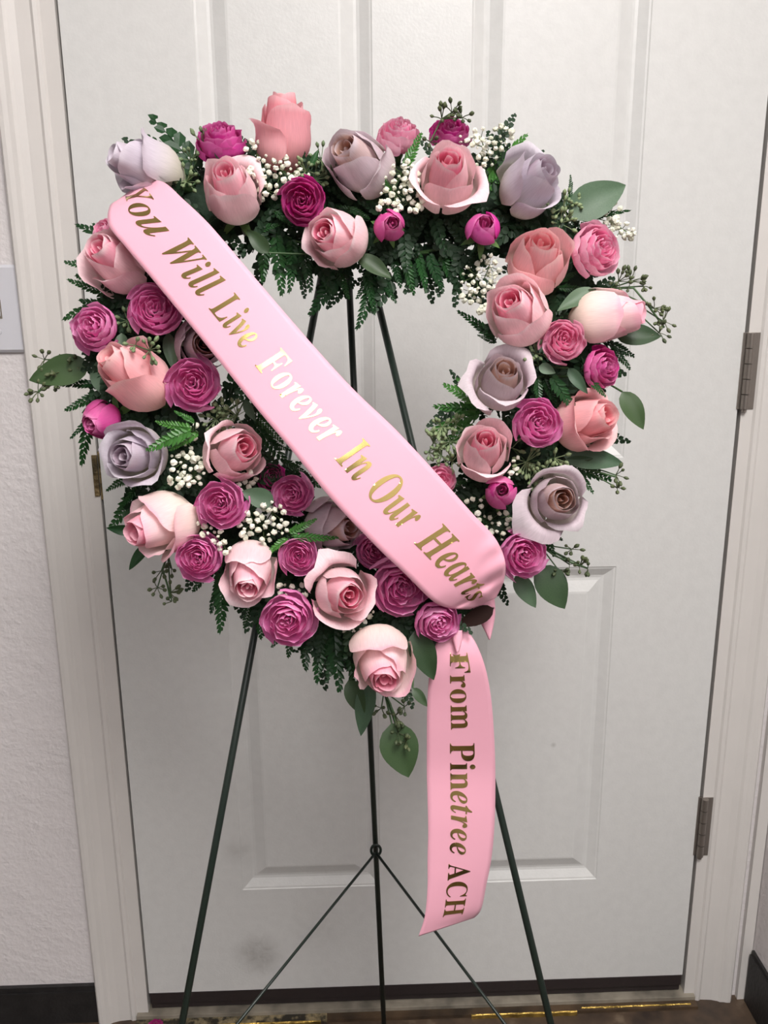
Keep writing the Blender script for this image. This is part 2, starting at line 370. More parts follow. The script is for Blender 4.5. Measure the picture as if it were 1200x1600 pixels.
# light switch
c = Vector((-.118, .003, 1.128))
sw = empty('light_switch', c, label='white wall plate with a toggle switch on the stucco beside the door casing', cat='light switch')
a = MB(); hw, hh = .0345, .058
prof = [(0, 0), (.0, .003), (.004, .0062)]
vs = []
for d, y in prof: vs += [(-hw+d, -y, -hh+d), (hw-d, -y, -hh+d), (hw-d, -y, hh-d), (-hw+d, -y, hh-d)]
a.add(vs, [(i*4+k, i*4+(k+1) % 4, i*4+4+(k+1) % 4, i*4+4+k) for i in range(2) for k in range(4)] + [(8, 9, 10, 11)])
a.build('wall_plate', M_PLATE, sw)
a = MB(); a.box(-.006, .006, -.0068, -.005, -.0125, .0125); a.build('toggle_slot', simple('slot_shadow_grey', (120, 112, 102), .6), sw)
a = MB(); a.add([(-.0045, -.006, -.010), (.0045, -.006, -.010), (.0045, -.006, .002), (-.0045, -.006, .002), (-.0035, -.017, .000), (.0035, -.017, .000), (.0035, -.015, .008), (-.0035, -.015, .008)],
      [(0, 1, 5, 4), (1, 2, 6, 5), (2, 3, 7, 6), (3, 0, 4, 7), (4, 5, 6, 7)]); a.build('toggle', M_PLATE, sw, bevel=.0006)
for z in (-.030, .030):
    a = MB(); a.tube([(0, -.0058, z), (0, -.0074, z)], [.0036, .0028], 14); a.box(-.0026, .0026, -.0077, -.0073, z-.0004, z+.0004); a.build('screw', M_PLATE, sw)

# ------------------------------------------------------------------ the easel
LH = -.022
def ext(p, q, t): return p + (q-p)*t
apexL, lowL = P(497, 470, LH), P(285, 1600, LH)
apexR, lowR = P(588, 470, LH), P(860, 1600, LH)
def to_floor(p, q): t = (FZ - p.z)/(q.z-p.z); return ext(p, q, t)
footL, footR = to_floor(apexL, lowL), to_floor(apexR, lowR)
apex = P(537, 262, LH)
es = empty('wire_easel', Vector((.34, -.4, FZ)), label='dark green wire tripod easel holding up the heart wreath', cat='easel')
def ep(nm, pts, r, mat=M_WIRE, n=10):
    a = MB(); a.tube(pts, r, n); return a.build(nm, mat, es, origin=es.location, smooth=True)
ep('leg', [apex + W(-.002, 0, 0), footL], .0037); ep('leg', [apex + W(.002, 0, 0), footR], .0037)
footB = Z(604.6, 1700, FZ); ep('leg', [apex + N*-.008, footB], .0037)
for f in (footL, footR, footB): ep('rubber_foot', [f + Vector((0, 0, .012)), f], [.0055, .006], simple('black_rubber', (20, 20, 20), .7) if f is footL else bpy.data.materials['black_rubber'])
# brace: a bent wire hooked round the back leg, running to both front legs
def on_line(p, q, py):                       # the point of a line in space that shows at height py
    best = None
    for i in range(2001):
        x = ext(p, q, i/2000); d = x-CAM; y = 800 - F*d.dot(CU)/d.dot(CF)
        if best is None or abs(y-py) < best[0]: best = (abs(y-py), x)
    return best[1]
hk = on_line(apex, footB, 1330) + N*.004
bl, br = on_line(apex, footL, 1737), on_line(apex, footR, 1738)
ep('brace', [bl, hk], .0019, n=8); ep('brace', [br, hk], .0019, n=8)
loop = [hk + Vector((math.cos(t)*.0065, -.002, math.sin(t)*.0085+.005)) for t in [math.radians(d) for d in range(-70, 251, 20)]]
ep('brace_hook', loop, .0019, n=8)
ep('wreath_hook', [P(500, 455, LH), P(500, 455, .0), P(502, 448, .02)], .0019, n=8)
ep('wreath_hook', [P(586, 455, LH), P(586, 455, .0), P(584, 448, .02)], .0019, n=8)

# ------------------------------------------------------------------ the wreath: foam heart and its packed greenery
RING = [(560, 345), (500, 305), (420, 300), (330, 322), (255, 380), (215, 470), (222, 580), (265, 695), (322, 795), (400, 878), (490, 940), (592, 1000),
        (675, 930), (745, 850), (805, 765), (850, 670), (875, 560), (870, 450), (820, 350), (740, 310), (640, 325)]
EXTRA = [(330, 640), (380, 720), (400, 800), (300, 560), (440, 850), (520, 880), (590, 900), (320, 500), (365, 620), (400, 760), (470, 800), (560, 860), (750, 690), (735, 740), (700, 870),
         (300, 700), (340, 760), (250, 620), (205, 560), (235, 790), (820, 500), (900, 500), (760, 640), (640, 900), (270, 470), (275, 300), (860, 320), (760, 250), (900, 640), (450, 900),
         (430, 385), (480, 392), (530, 398), (580, 395), (630, 388), (680, 385), (725, 388), (755, 420), (440, 375), (600, 392)]
def closed(pts, k):
    out = []; n = len(pts)
    for i in range(n):
        p0, p1, p2, p3 = [np.array(pts[(i+j-1) % n], float) for j in range(4)]
        for s in range(k):
            t = s/k; out.append(tuple(.5*((2*p1)+(-p0+p2)*t+(2*p0-5*p1+4*p2-p3)*t*t+(-p0+3*p1-3*p2+p3)*t**3)))
    return out
RC = closed(RING, 4)
wc = P(560, 620, .0)
a = MB(); pts = [P(x, y, .018) for x, y in RC]; n = 10; vs = []
for i, p in enumerate(pts):
    t = (pts[(i+1) % len(pts)] - pts[i-1]).normalized(); s = t.cross(N)
    for k in range(n):
        an = 2*math.pi*k/n; vs.append(p + s*math.cos(an)*.036 + N*math.sin(an)*.020)
m_ = len(pts)
a.add(vs, [(i*n+k, i*n+(k+1) % n, ((i+1) % m_)*n+(k+1) % n, ((i+1) % m_)*n+k) for i in range(m_) for k in range(n)])
base = empty('heart_wreath_base', wc, label='dark green heart ring of floral foam behind all the flowers', cat='wreath')
a.build('foam_ring', M_FOAM, base, origin=wc, smooth=True)

# pinna: one toothed fern leaflet row, along +x, length 1
def pinna_mesh(seed, npair, wid, leafw, curve, mat, name='pinna', blunt=.35):
    r = random.Random(seed); vs, fs = [], []
    def mp(x, y, z): return (x, y + curve*x*x*.25, z - .10*x*x)
    for i in range(npair):
        x = (i+.4)/npair*.93
        pr = wid*(1-x)**.62*min(1, .55+x*2.2)
        for sgn in (-1, 1):
            ang = math.radians(52-16*x+r.uniform(-5, 5)); L_ = pr*r.uniform(.88, 1.1)
            ca, sa = math.cos(ang), math.sin(ang)*sgn
            xo = x + (0 if sgn > 0 else .35/npair)
            hw_ = leafw*(.55+.45*(1-x))
            up = r.uniform(-.03, .05)
            def q(l, w_, z): return mp(xo + ca*l*L_ - sa*w_, sa*l*L_ + ca*w_*1.0, z + up*l)
            b = len(vs)
            vs += [q(0, 0, 0), q(.28, -hw_, .014), q(.68, -hw_*(.6+blunt*.5), .010), q(1, 0, -.01), q(.68, hw_*(.6+blunt*.5), .010), q(.28, hw_, .014), q(.5, 0, -.008)]
            fs += [(b, b+1, b+6), (b+1, b+2, b+6), (b+2, b+3, b+6), (b+3, b+4, b+6), (b+4, b+5, b+6), (b+5, b, b+6)]
    # tip leaflet and rachis
    b = len(vs); vs += [mp(.9, -.03, 0), mp(1.0, 0, 0), mp(.9, .03, 0), mp(.84, 0, 0)]; fs += [(b, b+1, b+2, b+3)]
    for j in range(6):
        x = j/5*.95; rr = .011*(1-x*.7); b = len(vs)
        vs += [mp(x, -rr, .004), mp(x, 0, .004+rr), mp(x, rr, .004)]
        if j: fs += [(b-3, b-2, b+1, b), (b-2, b-1, b+2, b+1)]
    return mesh(name, vs, fs, mat, False), (np.array(vs), fs)
PINNA = {}
for key, mat in (('d', M_FERN), ('b', M_FERNB)):
    PINNA[key] = [pinna_mesh(s, n, wd, lw, cv, mat)[0] for s, n, wd, lw, cv in
                  ((1, 10, .29, .056, .35), (2, 11, .26, .050, -.35), (3, 9, .31, .062, .1), (4, 11, .27, .050, .5))]
BIG = [pinna_mesh(11, 6, .30, .085, .5, M_FERN, blunt=.9)[0], pinna_mesh(12, 6, .27, .078, -.4, M_FERN, blunt=.9)[0]]

def frame_mat(p, q, nrm, sx, sy=None):
    x = (q-p).normalized(); z = (nrm - x*nrm.dot(x)).normalized(); y = z.cross(x)
    sy = sy or sx
    return Matrix(((x.x*sx, y.x*sy, z.x*sx, p.x), (x.y*sx, y.y*sy, z.y*sx, p.y), (x.z*sx, y.z*sy, z.z*sx, p.z), (0, 0, 0, 1)))

# the packed filler: nobody could count it
def filler():
    r = random.Random(3); V, Fc, nb = [], [], 0
    protos = [pinna_mesh(20+i, 6, .30, .085, c, None, 'filler', blunt=.9)[1] for i, c in enumerate((.3, -.3, 0))]
    for i in range(15): pass
    for m in [m for m in bpy.data.meshes if m.name.startswith('filler') and m.users == 0]: bpy.data.meshes.remove(m)
    for i in range(1500):
        x, y = RC[r.randrange(len(RC))]
        lim = 66
        if i % 3 == 0: x, y = EXTRA[(i//3) % len(EXTRA)]; lim = 48
        ox, oy = r.gauss(0, 32), r.gauss(0, 32)
        if math.hypot(ox, oy) > lim: continue
        h = r.uniform(.010, .052); p = P(x+ox, y+oy, h)
        an = r.uniform(0, 2*math.pi); d = W(math.cos(an), math.sin(an), r.uniform(-.1, .5)).normalized()
        ln = r.uniform(.028, .05)
        M = frame_mat(p, p+d, (N + W(r.uniform(-.8, .8), r.uniform(-.8, .8), 0)).normalized(), ln)
        v, f = protos[i % 3]
        A = np.array(M); vv = v @ A[:3, :3].T + A[:3, 3]
        V.append(vv); Fc += [tuple(k+nb for k in g) for g in f]; nb += len(vv)
    V = np.concatenate(V) - np.array(wc)
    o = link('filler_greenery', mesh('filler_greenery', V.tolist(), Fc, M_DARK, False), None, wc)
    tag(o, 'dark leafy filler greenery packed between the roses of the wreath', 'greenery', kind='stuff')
filler()

# ------------------------------------------------------------------ roses
def petal(nu, nv, s_fn, phi, half, r_fn, z_fn, outline, ruffle, seed, layer, spiral, side_curl, scale):
    r = random.Random(seed)
    ph = [r.uniform(0, 6.28) for _ in range(6)]
    vs, al, ac = [], [], []
    for j in range(nv+1):
        for i in range(nu+1):
            u = -1 + 2*i/nu; v = j/nv
            s = v*outline(u)
            wf = .42 + .58*min(1, s/.45)
            th = phi + u*half*wf
            rad = r_fn(s, u); z = z_fn(s, u)
            nz = (math.sin(u*3.1+ph[0]) + .6*math.sin(u*6.3+ph[1]) + .4*math.sin(u*10+ph[2]))
            rad += ruffle*nz*s*s; z += ruffle*.6*s*s*(math.sin(u*4.2+ph[3]) + .5*math.sin(u*9+ph[4]))
            rad *= 1 + spiral*u
            vs.append((rad*math.cos(th)*scale, rad*math.sin(th)*scale, z*scale)); al.append(s); ac.append(u+phi)
    fs = [(j*(nu+1)+i, j*(nu+1)+i+1, (j+1)*(nu+1)+i+1, (j+1)*(nu+1)+i) for j in range(nv) for i in range(nu)]
    return vs, fs, al, ac
def petal_obj(data, layer, mat, parent):
    vs, fs, al, ac = data
    m = mesh('petal', vs, fs, mat)
    for nm, vals in (('along', al), ('across', ac), ('layer', [layer]*len(vs))):
        at = m.attributes.new(nm, 'FLOAT', 'POINT'); at.data.foreach_set('value', vals)
    return link('petal', m, parent)
def sstep(a, b, x):
    t = max(0, min(1, (x-a)/(b-a))); return t*t*(3-2*t)

def sepal_mesh(mat):
    vs, fs = [], []
    n = 6
    for j in range(n+1):
        t = j/n; w_ = .17*math.sin(math.pi*min(1, .25+t*.75))**.8*(1-t*.2) if j < n else 0
        r_ = .22+.75*t; z = -.06+.18*t - .75*t*t*.6
        vs += [(r_, -w_, z+.03), (r_, 0, z), (r_, w_, z+.03)]
        if j: b = 3*j; fs += [(b-3, b-2, b+1, b), (b-2, b-1, b+2, b+1)]
    return mesh('sepal', vs, fs, mat)
SEPAL = sepal_mesh(M_SEPAL)

def rose(px, py, rpx, face, kind, color, h, label, H=1.8, opn=.7, seed=0, group=None, sep=False, tilt_depth=None):
    """px,py middle of the head; rpx its radius in the photo; face (x, up) the way it looks"""
    c = P(px, py, h); depth = (c-CAM).dot(CF); R = rpx*depth/F*(1.17 if kind == 'tea' else 1.15)
    f2 = min(.985, math.hypot(*face)); k = f2/max(1e-6, math.hypot(*face))
    d = W(face[0]*k, face[1]*k, math.sqrt(1-f2*f2)).normalized()
    rs = random.Random(seed*31+int(px)*7+int(py))
    q = d.to_track_quat('Z', 'Y')
    q = q @ Matrix.Rotation(rs.uniform(0, 6.28), 3, 'Z').to_quaternion()
    ga = 2.39996
    mat = PM[color]
    if kind == 'tea':
        Hh = H; org = c - d*(R*Hh*.55)
        root = empty('rose', org, q.to_matrix(), label=label, cat='rose', group=group)
        N_ = 14
        Rmax = .90 - .12*opn
        for i in range(N_):
            t = i/(N_-1)
            Rb = Rmax*(.07 + .93*(t**.85))
            if t < .6: Rb *= .92
            half = 2.0 - .55*t + rs.uniform(-.1, .1)
            z0 = Hh*(.42*(1-t)**1.2)
            if t > .62: half = rs.uniform(1.05, 1.3)
            wild = sstep(.6, .8, t)
            z1 = Hh*(1 + wild*rs.uniform(-.14, .04))*(.87 + .13*math.sin(math.pi*min(1, t*.95+.1))) + rs.uniform(-.03, .03)
            cl = (.10 + .28*sstep(.2, .6, t))*(1-.75*opn*sstep(.7, 1, t))
            cu = opn*sstep(.42, 1.0, t)*(rs.uniform(.75, 1.25) if t < .62 else rs.uniform(.35, 1.65))
            def r_fn(s, u, Rb=Rb, cl=cl, cu=cu):
                x = .20+.80*math.sin(min(1, s/.5)*math.pi/2)**.85
                x *= 1 - cl*(max(0, s-.5)/.5)**1.5
                sc = .66; qq = max(0, s-sc)/(1-sc)
                return Rb*x + cu*(.30*qq**1.6) + cu*.34*max(0, abs(u)-.3)**1.5*qq
            def z_fn(s, u, z0=z0, z1=z1, cu=cu):
                sc = .70; qq = max(0, s-sc)/(1-sc)
                return z0 + (z1-z0)*s**1.08 - cu*.26*qq**2.2 - cu*.40*max(0, abs(u)-.3)**1.3*qq
            tipk = .06*sstep(.4, 1, t) + .05*wild
            def outl(u, tipk=tipk): return 1 - .08*u*u - .26*abs(u)**5 + tipk*math.exp(-(u/.2)**2)
            nu, nv = (12, 9) if t > .35 else (14, 5)
            petal_obj(petal(nu, nv, None, i*ga, half, r_fn, z_fn, outl, .012+.016*t+.016*wild, rs.random(), t, .07, 0, R), t, mat, root)
    else:                                     # spray roses and their buds
        bud = kind == 'bud'
        Hh = H if H != 1.8 else (1.7 if bud else 1.05)
        org = c - d*(R*Hh*.55)
        root = empty('rose_bud' if bud else 'spray_rose', org, q.to_matrix(), label=label, cat='rose', group=group)
        N_ = 15 if bud else 30
        for i in range(N_):
            t = i/(N_-1)
            Rb = (.86 if bud else .90)*(.05 + .95*t**.82)
            half = (1.5 - .5*t if bud else 1.25 - .55*t) + rs.uniform(-.1, .1)
            z0 = Hh*.45*(1-t)
            z1 = Hh*((.96 + .04*math.sin(t*3)) if bud else (.90 + .10*math.sin(math.pi*(t*.8+.2)) - .20*t**3)) + rs.uniform(-.03, .03)
            cl = .55*sstep(.1, .7, t) if bud else .10 + .05*t
            cu = (0.05 if bud else .35*sstep(.15, 1, t))*rs.uniform(.7, 1.3)
            def r_fn(s, u, Rb=Rb, cl=cl, cu=cu):
                x = .18+.82*math.sin(min(1, s/.6)*math.pi/2)**.9
                x *= 1 - cl*(max(0, s-.5)/.5)**1.5
                qq = max(0, s-.68)/.32
                return Rb*x + cu*.24*qq**1.7
            def z_fn(s, u, z0=z0, z1=z1, cu=cu):
                qq = max(0, s-.68)/.32
                return z0 + (z1-z0)*s - cu*.30*qq**2.2 - cu*.15*u*u*qq
            def outl(u): return 1 - .10*u*u - .16*abs(u)**4 - (.05*math.cos(u*9) if not bud else 0)
            petal_obj(petal(8 if t > .2 else 8, 6 if t > .5 else 5, None, i*ga, half, r_fn, z_fn, outl, .02 if bud else .042, rs.random(), t, .08, 0, R), t, mat, root)
    ns = 5
    if sep or bud_like(kind):
        for k_ in range(ns):
            M = Matrix.Rotation(2*math.pi*k_/ns + .3, 4, 'Z') @ Matrix.Scale(R*(1.0 if kind != 'tea' else .75), 4)
            link('sepal', SEPAL, root, mat4=M)
    a = MB(); a.tube([(0, 0, R*.12), (0, 0, 0), (0, 0, -R*.18), (0, 0, -R*.4)], [R*.22, R*.20, R*.13, .0028], 8)
    # the stem bends back into the foam
    qi = q.inverted(); tgt = qi @ (-N); L_ = max(.012, (org-O).dot(N) - .018)
    p0 = Vector((0, 0, -R*.4)); p1 = p0 + (Vector((0, 0, -1))*.3 + tgt*.7)*L_*.5; p2 = p0 + (Vector((0, 0, -1))*.12 + tgt*.9)*L_*1.0
    a.tube([p0, p1, p2], .0027, 7)
    a.build('stem', M_STEM, root, smooth=True)
    return root
def bud_like(k): return k == 'bud'

GP, GL, GS, GB = 'large pink roses in the heart wreath', 'large lavender roses', 'small spray roses', 'small rose buds'
R_ = rose
# --- large pink and cream roses
R_(443, 207, 48, (0.05, .90), 'tea', 'salmon', .055, 'tall salmon pink rose standing up highest on the wreath, seen side on', H=2.2, opn=.7, group=GP)
R_(361, 298, 50, (-.08, .32), 'tea', 'pink', .080, 'pale pink rose with a deep pink heart just above the upper end of the sash', H=2.0, opn=.75, group=GP, sep=True)
R_(698, 277, 53, (0, .28), 'tea', 'pink', .078, 'round open pale pink rose at the top, below the dark magenta one', H=1.8, opn=.7, group=GP)
R_(523, 371, 48, (-.40, -.05), 'tea', 'pink', .080, 'pale pink rose over the middle dip of the heart, beside a small magenta bud', H=1.9, opn=.6, group=GP)
R_(183, 408, 53, (-.38, .25), 'tea', 'pink', .070, 'pale pink rose tucked under the upper end of the sash, nearest the switch plate', H=1.9, opn=.65, group=GP)
R_(840, 406, 53, (0, .42), 'tea', 'peach', .078, 'peachy pink rose with a closed round heart, below the upright lavender rose', H=1.7, opn=.6, group=GP, seed=2)
R_(807, 488, 54, (-.42, .25), 'tea', 'pink', .090, 'pale pink rose directly above the dusky lavender rose with the wide beige centre', H=1.8, opn=.65, group=GP, seed=3)
R_(953, 494, 46, (.86, -.02), 'tea', 'cream', .070, 'cream bodied pink rose lying on its side and pointing toward the door hinges', H=2.2, opn=.35, group=GP)
R_(207, 588, 52, (-.50, .48), 'tea', 'peach', .080, 'peach pink rose with a ragged heart, between two orchid spray roses', H=2.2, opn=.6, group=GP)
R_(368, 705, 50, (.48, .08), 'tea', 'pink', .082, 'pale pink rose turned toward the sash, above three small orchid spray roses', H=1.9, opn=.6, group=GP, seed=5)
R_(250, 818, 56, (-.62, -.25), 'tea', 'cream', .072, 'cream backed pink rose facing down and out at the lower switch side edge', H=1.9, opn=.75, group=GP)
R_(392, 893, 46, (-.02, -.50), 'tea', 'pink', .080, 'pale pink rose nodding straight down between two orchid spray roses', H=2.1, opn=.6, group=GP)
R_(535, 925, 54, (.28, -.05), 'tea', 'pink', .082, 'wide open pale pink rose with a coral swirl, on the lower edge under the sash', H=1.8, opn=.95, group=GP, seed=8)
R_(597, 1033, 54, (.05, -.42), 'tea', 'cream', .074, 'cream and pink rose at the bottom point of the heart', H=2.0, opn=.7, group=GP, seed=4)
R_(756, 706, 46, (-.05, .36), 'tea', 'pink', .080, 'pale pink rose above a single fuchsia bud on the inner hinge side edge', H=2.1, opn=.65, group=GP)
R_(915, 657, 50, (.55, .10), 'tea', 'peach', .066, 'soft pink rose with flared outer petals, nearest the upper door hinge', H=1.9, opn=1.0, group=GP)
R_(318, 538, 46, (.25, -.15), 'tea', 'beige', .062, 'dusky pink rose half covered by the sash, above a round orchid spray rose', H=1.9, opn=.5, group=GP)
# --- lavender roses
R_(226, 262, 50, (-.80, .22), 'tea', 'lav', .060, 'lavender rose with pointed petals at the outer top corner behind the sash end', H=2.1, opn=.7, group=GL)
R_(560, 257, 54, (-.45, .20), 'tea', 'beige', .072, 'lavender grey rose with a beige heart, at the top between salmon and pink roses', H=2.0, opn=.55, group=GL)
R_(828, 288, 52, (.40, .22), 'tea', 'lav', .070, 'lavender rose with a creamy back leaning up at the hinge side shoulder', H=1.9, opn=.8, group=GL)
R_(210, 712, 52, (-.22, -.05), 'tea', 'lav', .076, 'star shaped open lavender rose with a tan centre on the switch side edge', H=1.7, opn=1.0, group=GL)
R_(783, 597, 50, (.02, .38), 'tea', 'beige', .084, 'dusky lavender rose with a wide beige centre, on the inner edge of the heart', H=1.7, opn=.8, group=GL)
R_(870, 781, 52, (.05, .02), 'tea', 'beige', .080, 'open lavender rose with a brown swirled centre beside the fuchsia bud', H=1.6, opn=1.0, group=GL)
R_(522, 822, 46, (.58, -.05), 'tea', 'beige', .052, 'shaded lavender rose mostly hidden behind the lower half of the sash', H=2.1, opn=.5, group=GL)
# --- spray roses
R_(344, 224, 40, (-.05, .66), 'spray', 'magenta', .050, 'magenta spray rose peeping up behind the pale pink rose at the top', H=1.3, group=GS)
R_(472, 314, 38, (.05, -.15), 'spray', 'magenta', .084, 'dark magenta ruffled spray rose in the middle of the baby breath at the top', group=GS)
R_(623, 214, 34, (0, .62), 'spray', 'rosy', .056, 'bright pink spray rose seen side on between lavender rose and fern at the top', H=1.4, group=GS)
R_(703, 208, 33, (0, .5), 'spray', 'magenta', .042, 'dark magenta spray rose half hidden under green seed pods at the top', group=GS)
R_(148, 513, 39, (-.15, .05), 'spray', 'orchid', .074, 'outermost orchid spray rose beside the switch plate', group=GS)
R_(241, 484, 44, (.15, .05), 'spray', 'orchid', .084, 'large dark orchid spray rose touching the lower edge of the sash', group=GS)
R_(302, 600, 46, (.12, .0), 'spray', 'orchid', .086, 'orchid spray rose beside the ragged peach rose, near the sash', group=GS)
R_(345, 788, 42, (.02, .05), 'spray', 'orchid', .088, 'orchid spray rose with a tight round spiral, below the pink rose turned to the sash', group=GS)
R_(458, 773, 35, (-.12, .0), 'spray', 'orchid', .070, 'dusky orchid spray rose beside a grey green leaf under the sash', group=GS)
R_(310, 871, 40, (.0, .0), 'spray', 'orchid', .080, 'orchid spray rose with crumpled centre hanging at the lower switch side edge', group=GS)
R_(467, 868, 34, (.08, .06), 'spray', 'orchid', .078, 'small neat orchid spray rose between the nodding and the wide open pink rose', group=GS)
R_(450, 967, 46, (-.05, -.08), 'spray', 'orchid', .076, 'orchid spray rose hanging lowest before the bottom point of the heart', group=GS)
R_(625, 915, 50, (.1, -.12), 'spray', 'orchid', .070, 'big shaded orchid spray rose tucked beneath the lower end of the sash', group=GS)
R_(684, 970, 37, (.12, -.25), 'spray', 'orchid', .066, 'orchid spray rose just above the hanging ribbon tail', group=GS)
R_(932, 390, 44, (.42, .05), 'spray', 'rosy', .072, 'flat light pink spray rose at the outer edge of the hinge side lobe', group=GS)
R_(880, 533, 37, (-.05, .05), 'spray', 'rosy', .088, 'light pink spray rose in the middle of the hinge side lobe', group=GS)
R_(941, 574, 34, (.5, .0), 'spray', 'fuchsia', .070, 'fuchsia spray rose turned outward below the cream rose lying on its side', group=GS)
R_(840, 662, 41, (.02, .05), 'spray', 'orchid', .088, 'orchid pink spray rose between the beige lavender rose and the flared pink rose', group=GS)
R_(818, 866, 41, (.05, .0), 'spray', 'orchid', .074, 'orchid spray rose beside the folded lower end of the sash', group=GS)
R_(688, 752, 27, (.3, .1), 'spray', 'rosy', .062, 'small pink spray rose peeking over the upper edge of the sash', group=GS)
R_(583, 858, 32, (.2, 0), 'spray', 'orchid', .052, 'small orchid spray rose barely showing under the lower edge of the sash', group=GS)
R_(424, 745, 24, (.3, .1), 'spray', 'magenta', .050, 'small dark magenta spray rose behind the pink rose turned to the sash', group=GS)
R_(165, 362, 24, (-.4, .3), 'spray', 'rosy', .052, 'small dusky pink spray rose behind the rose nearest the switch plate', group=GS)
R_(610, 353, 27, (.12, -.1), 'bud', 'fuchsia', .080, 'small round magenta bud under the baby breath in the middle dip', group=GB)
R_(756, 358, 30, (.0, .2), 'bud', 'magenta', .078, 'opening magenta bud between peach and pale pink roses on the hinge side lobe', H=1.4, group=GB)
R_(159, 656, 35, (-.5, -.35), 'bud', 'fuchsia', .066, 'half open magenta bud facing outward above the star shaped lavender rose', H=1.6, group=GB)
R_(783, 768, 28, (-.1, .1), 'bud', 'fuchsia', .080, 'fuchsia bud beside the open lavender rose with brown centre', group=GB)
# the bloom fallen on the threshold
fb = rose(243, 1600, 20, (.2, .6), 'spray', 'magenta', -.02, 'loose magenta bloom lying on the threshold at the foot of the door', group=None)
fb.location = Z(243, 1603, -.044) + Vector((0, -.006, .0)); fb.rotation_euler = (.5, .25, .3)

# ------------------------------------------------------------------ fern fronds: a stalk with several pinnae, each pinna from a base to a tip
def frond(label, pins, kind='d', h=.03, hs=None):
    base = P(pins[0][0], pins[0][1], h-.008)
    root = empty('fern_frond', base, label=label, cat='fern', group='leatherleaf fern fronds')
    bs = []
    for i, p in enumerate(pins):
        x0, y0, x1, y1 = p[:4]; wk = p[4] if len(p) > 4 else 1.0
        hh = h + rng.uniform(-.004, .004)
        b, t = P(x0, y0, hh), P(x1, y1, hh + rng.uniform(-.006, .010)); bs.append(b)
        ln = (t-b).length
        nrm = (N + W(rng.uniform(-.35, .35), rng.uniform(-.35, .35), 0)).normalized()
        ms = BIG if kind == 'big' else PINNA[kind]
        link('pinna', ms[(i + int(x0)) % len(ms)], root, mat4=frame_mat(b-base, t-base, nrm, ln, ln*wk))
    pts = [base] + bs
    if len(pts) > 1:
        a = MB()
        for b in bs: a.tube([base + N*-.010, (base+b)/2 + N*-.004, b], [.0014, .0011, .0008], 5, False)
        a.build('stalk', M_STEM, root, origin=base, smooth=True)
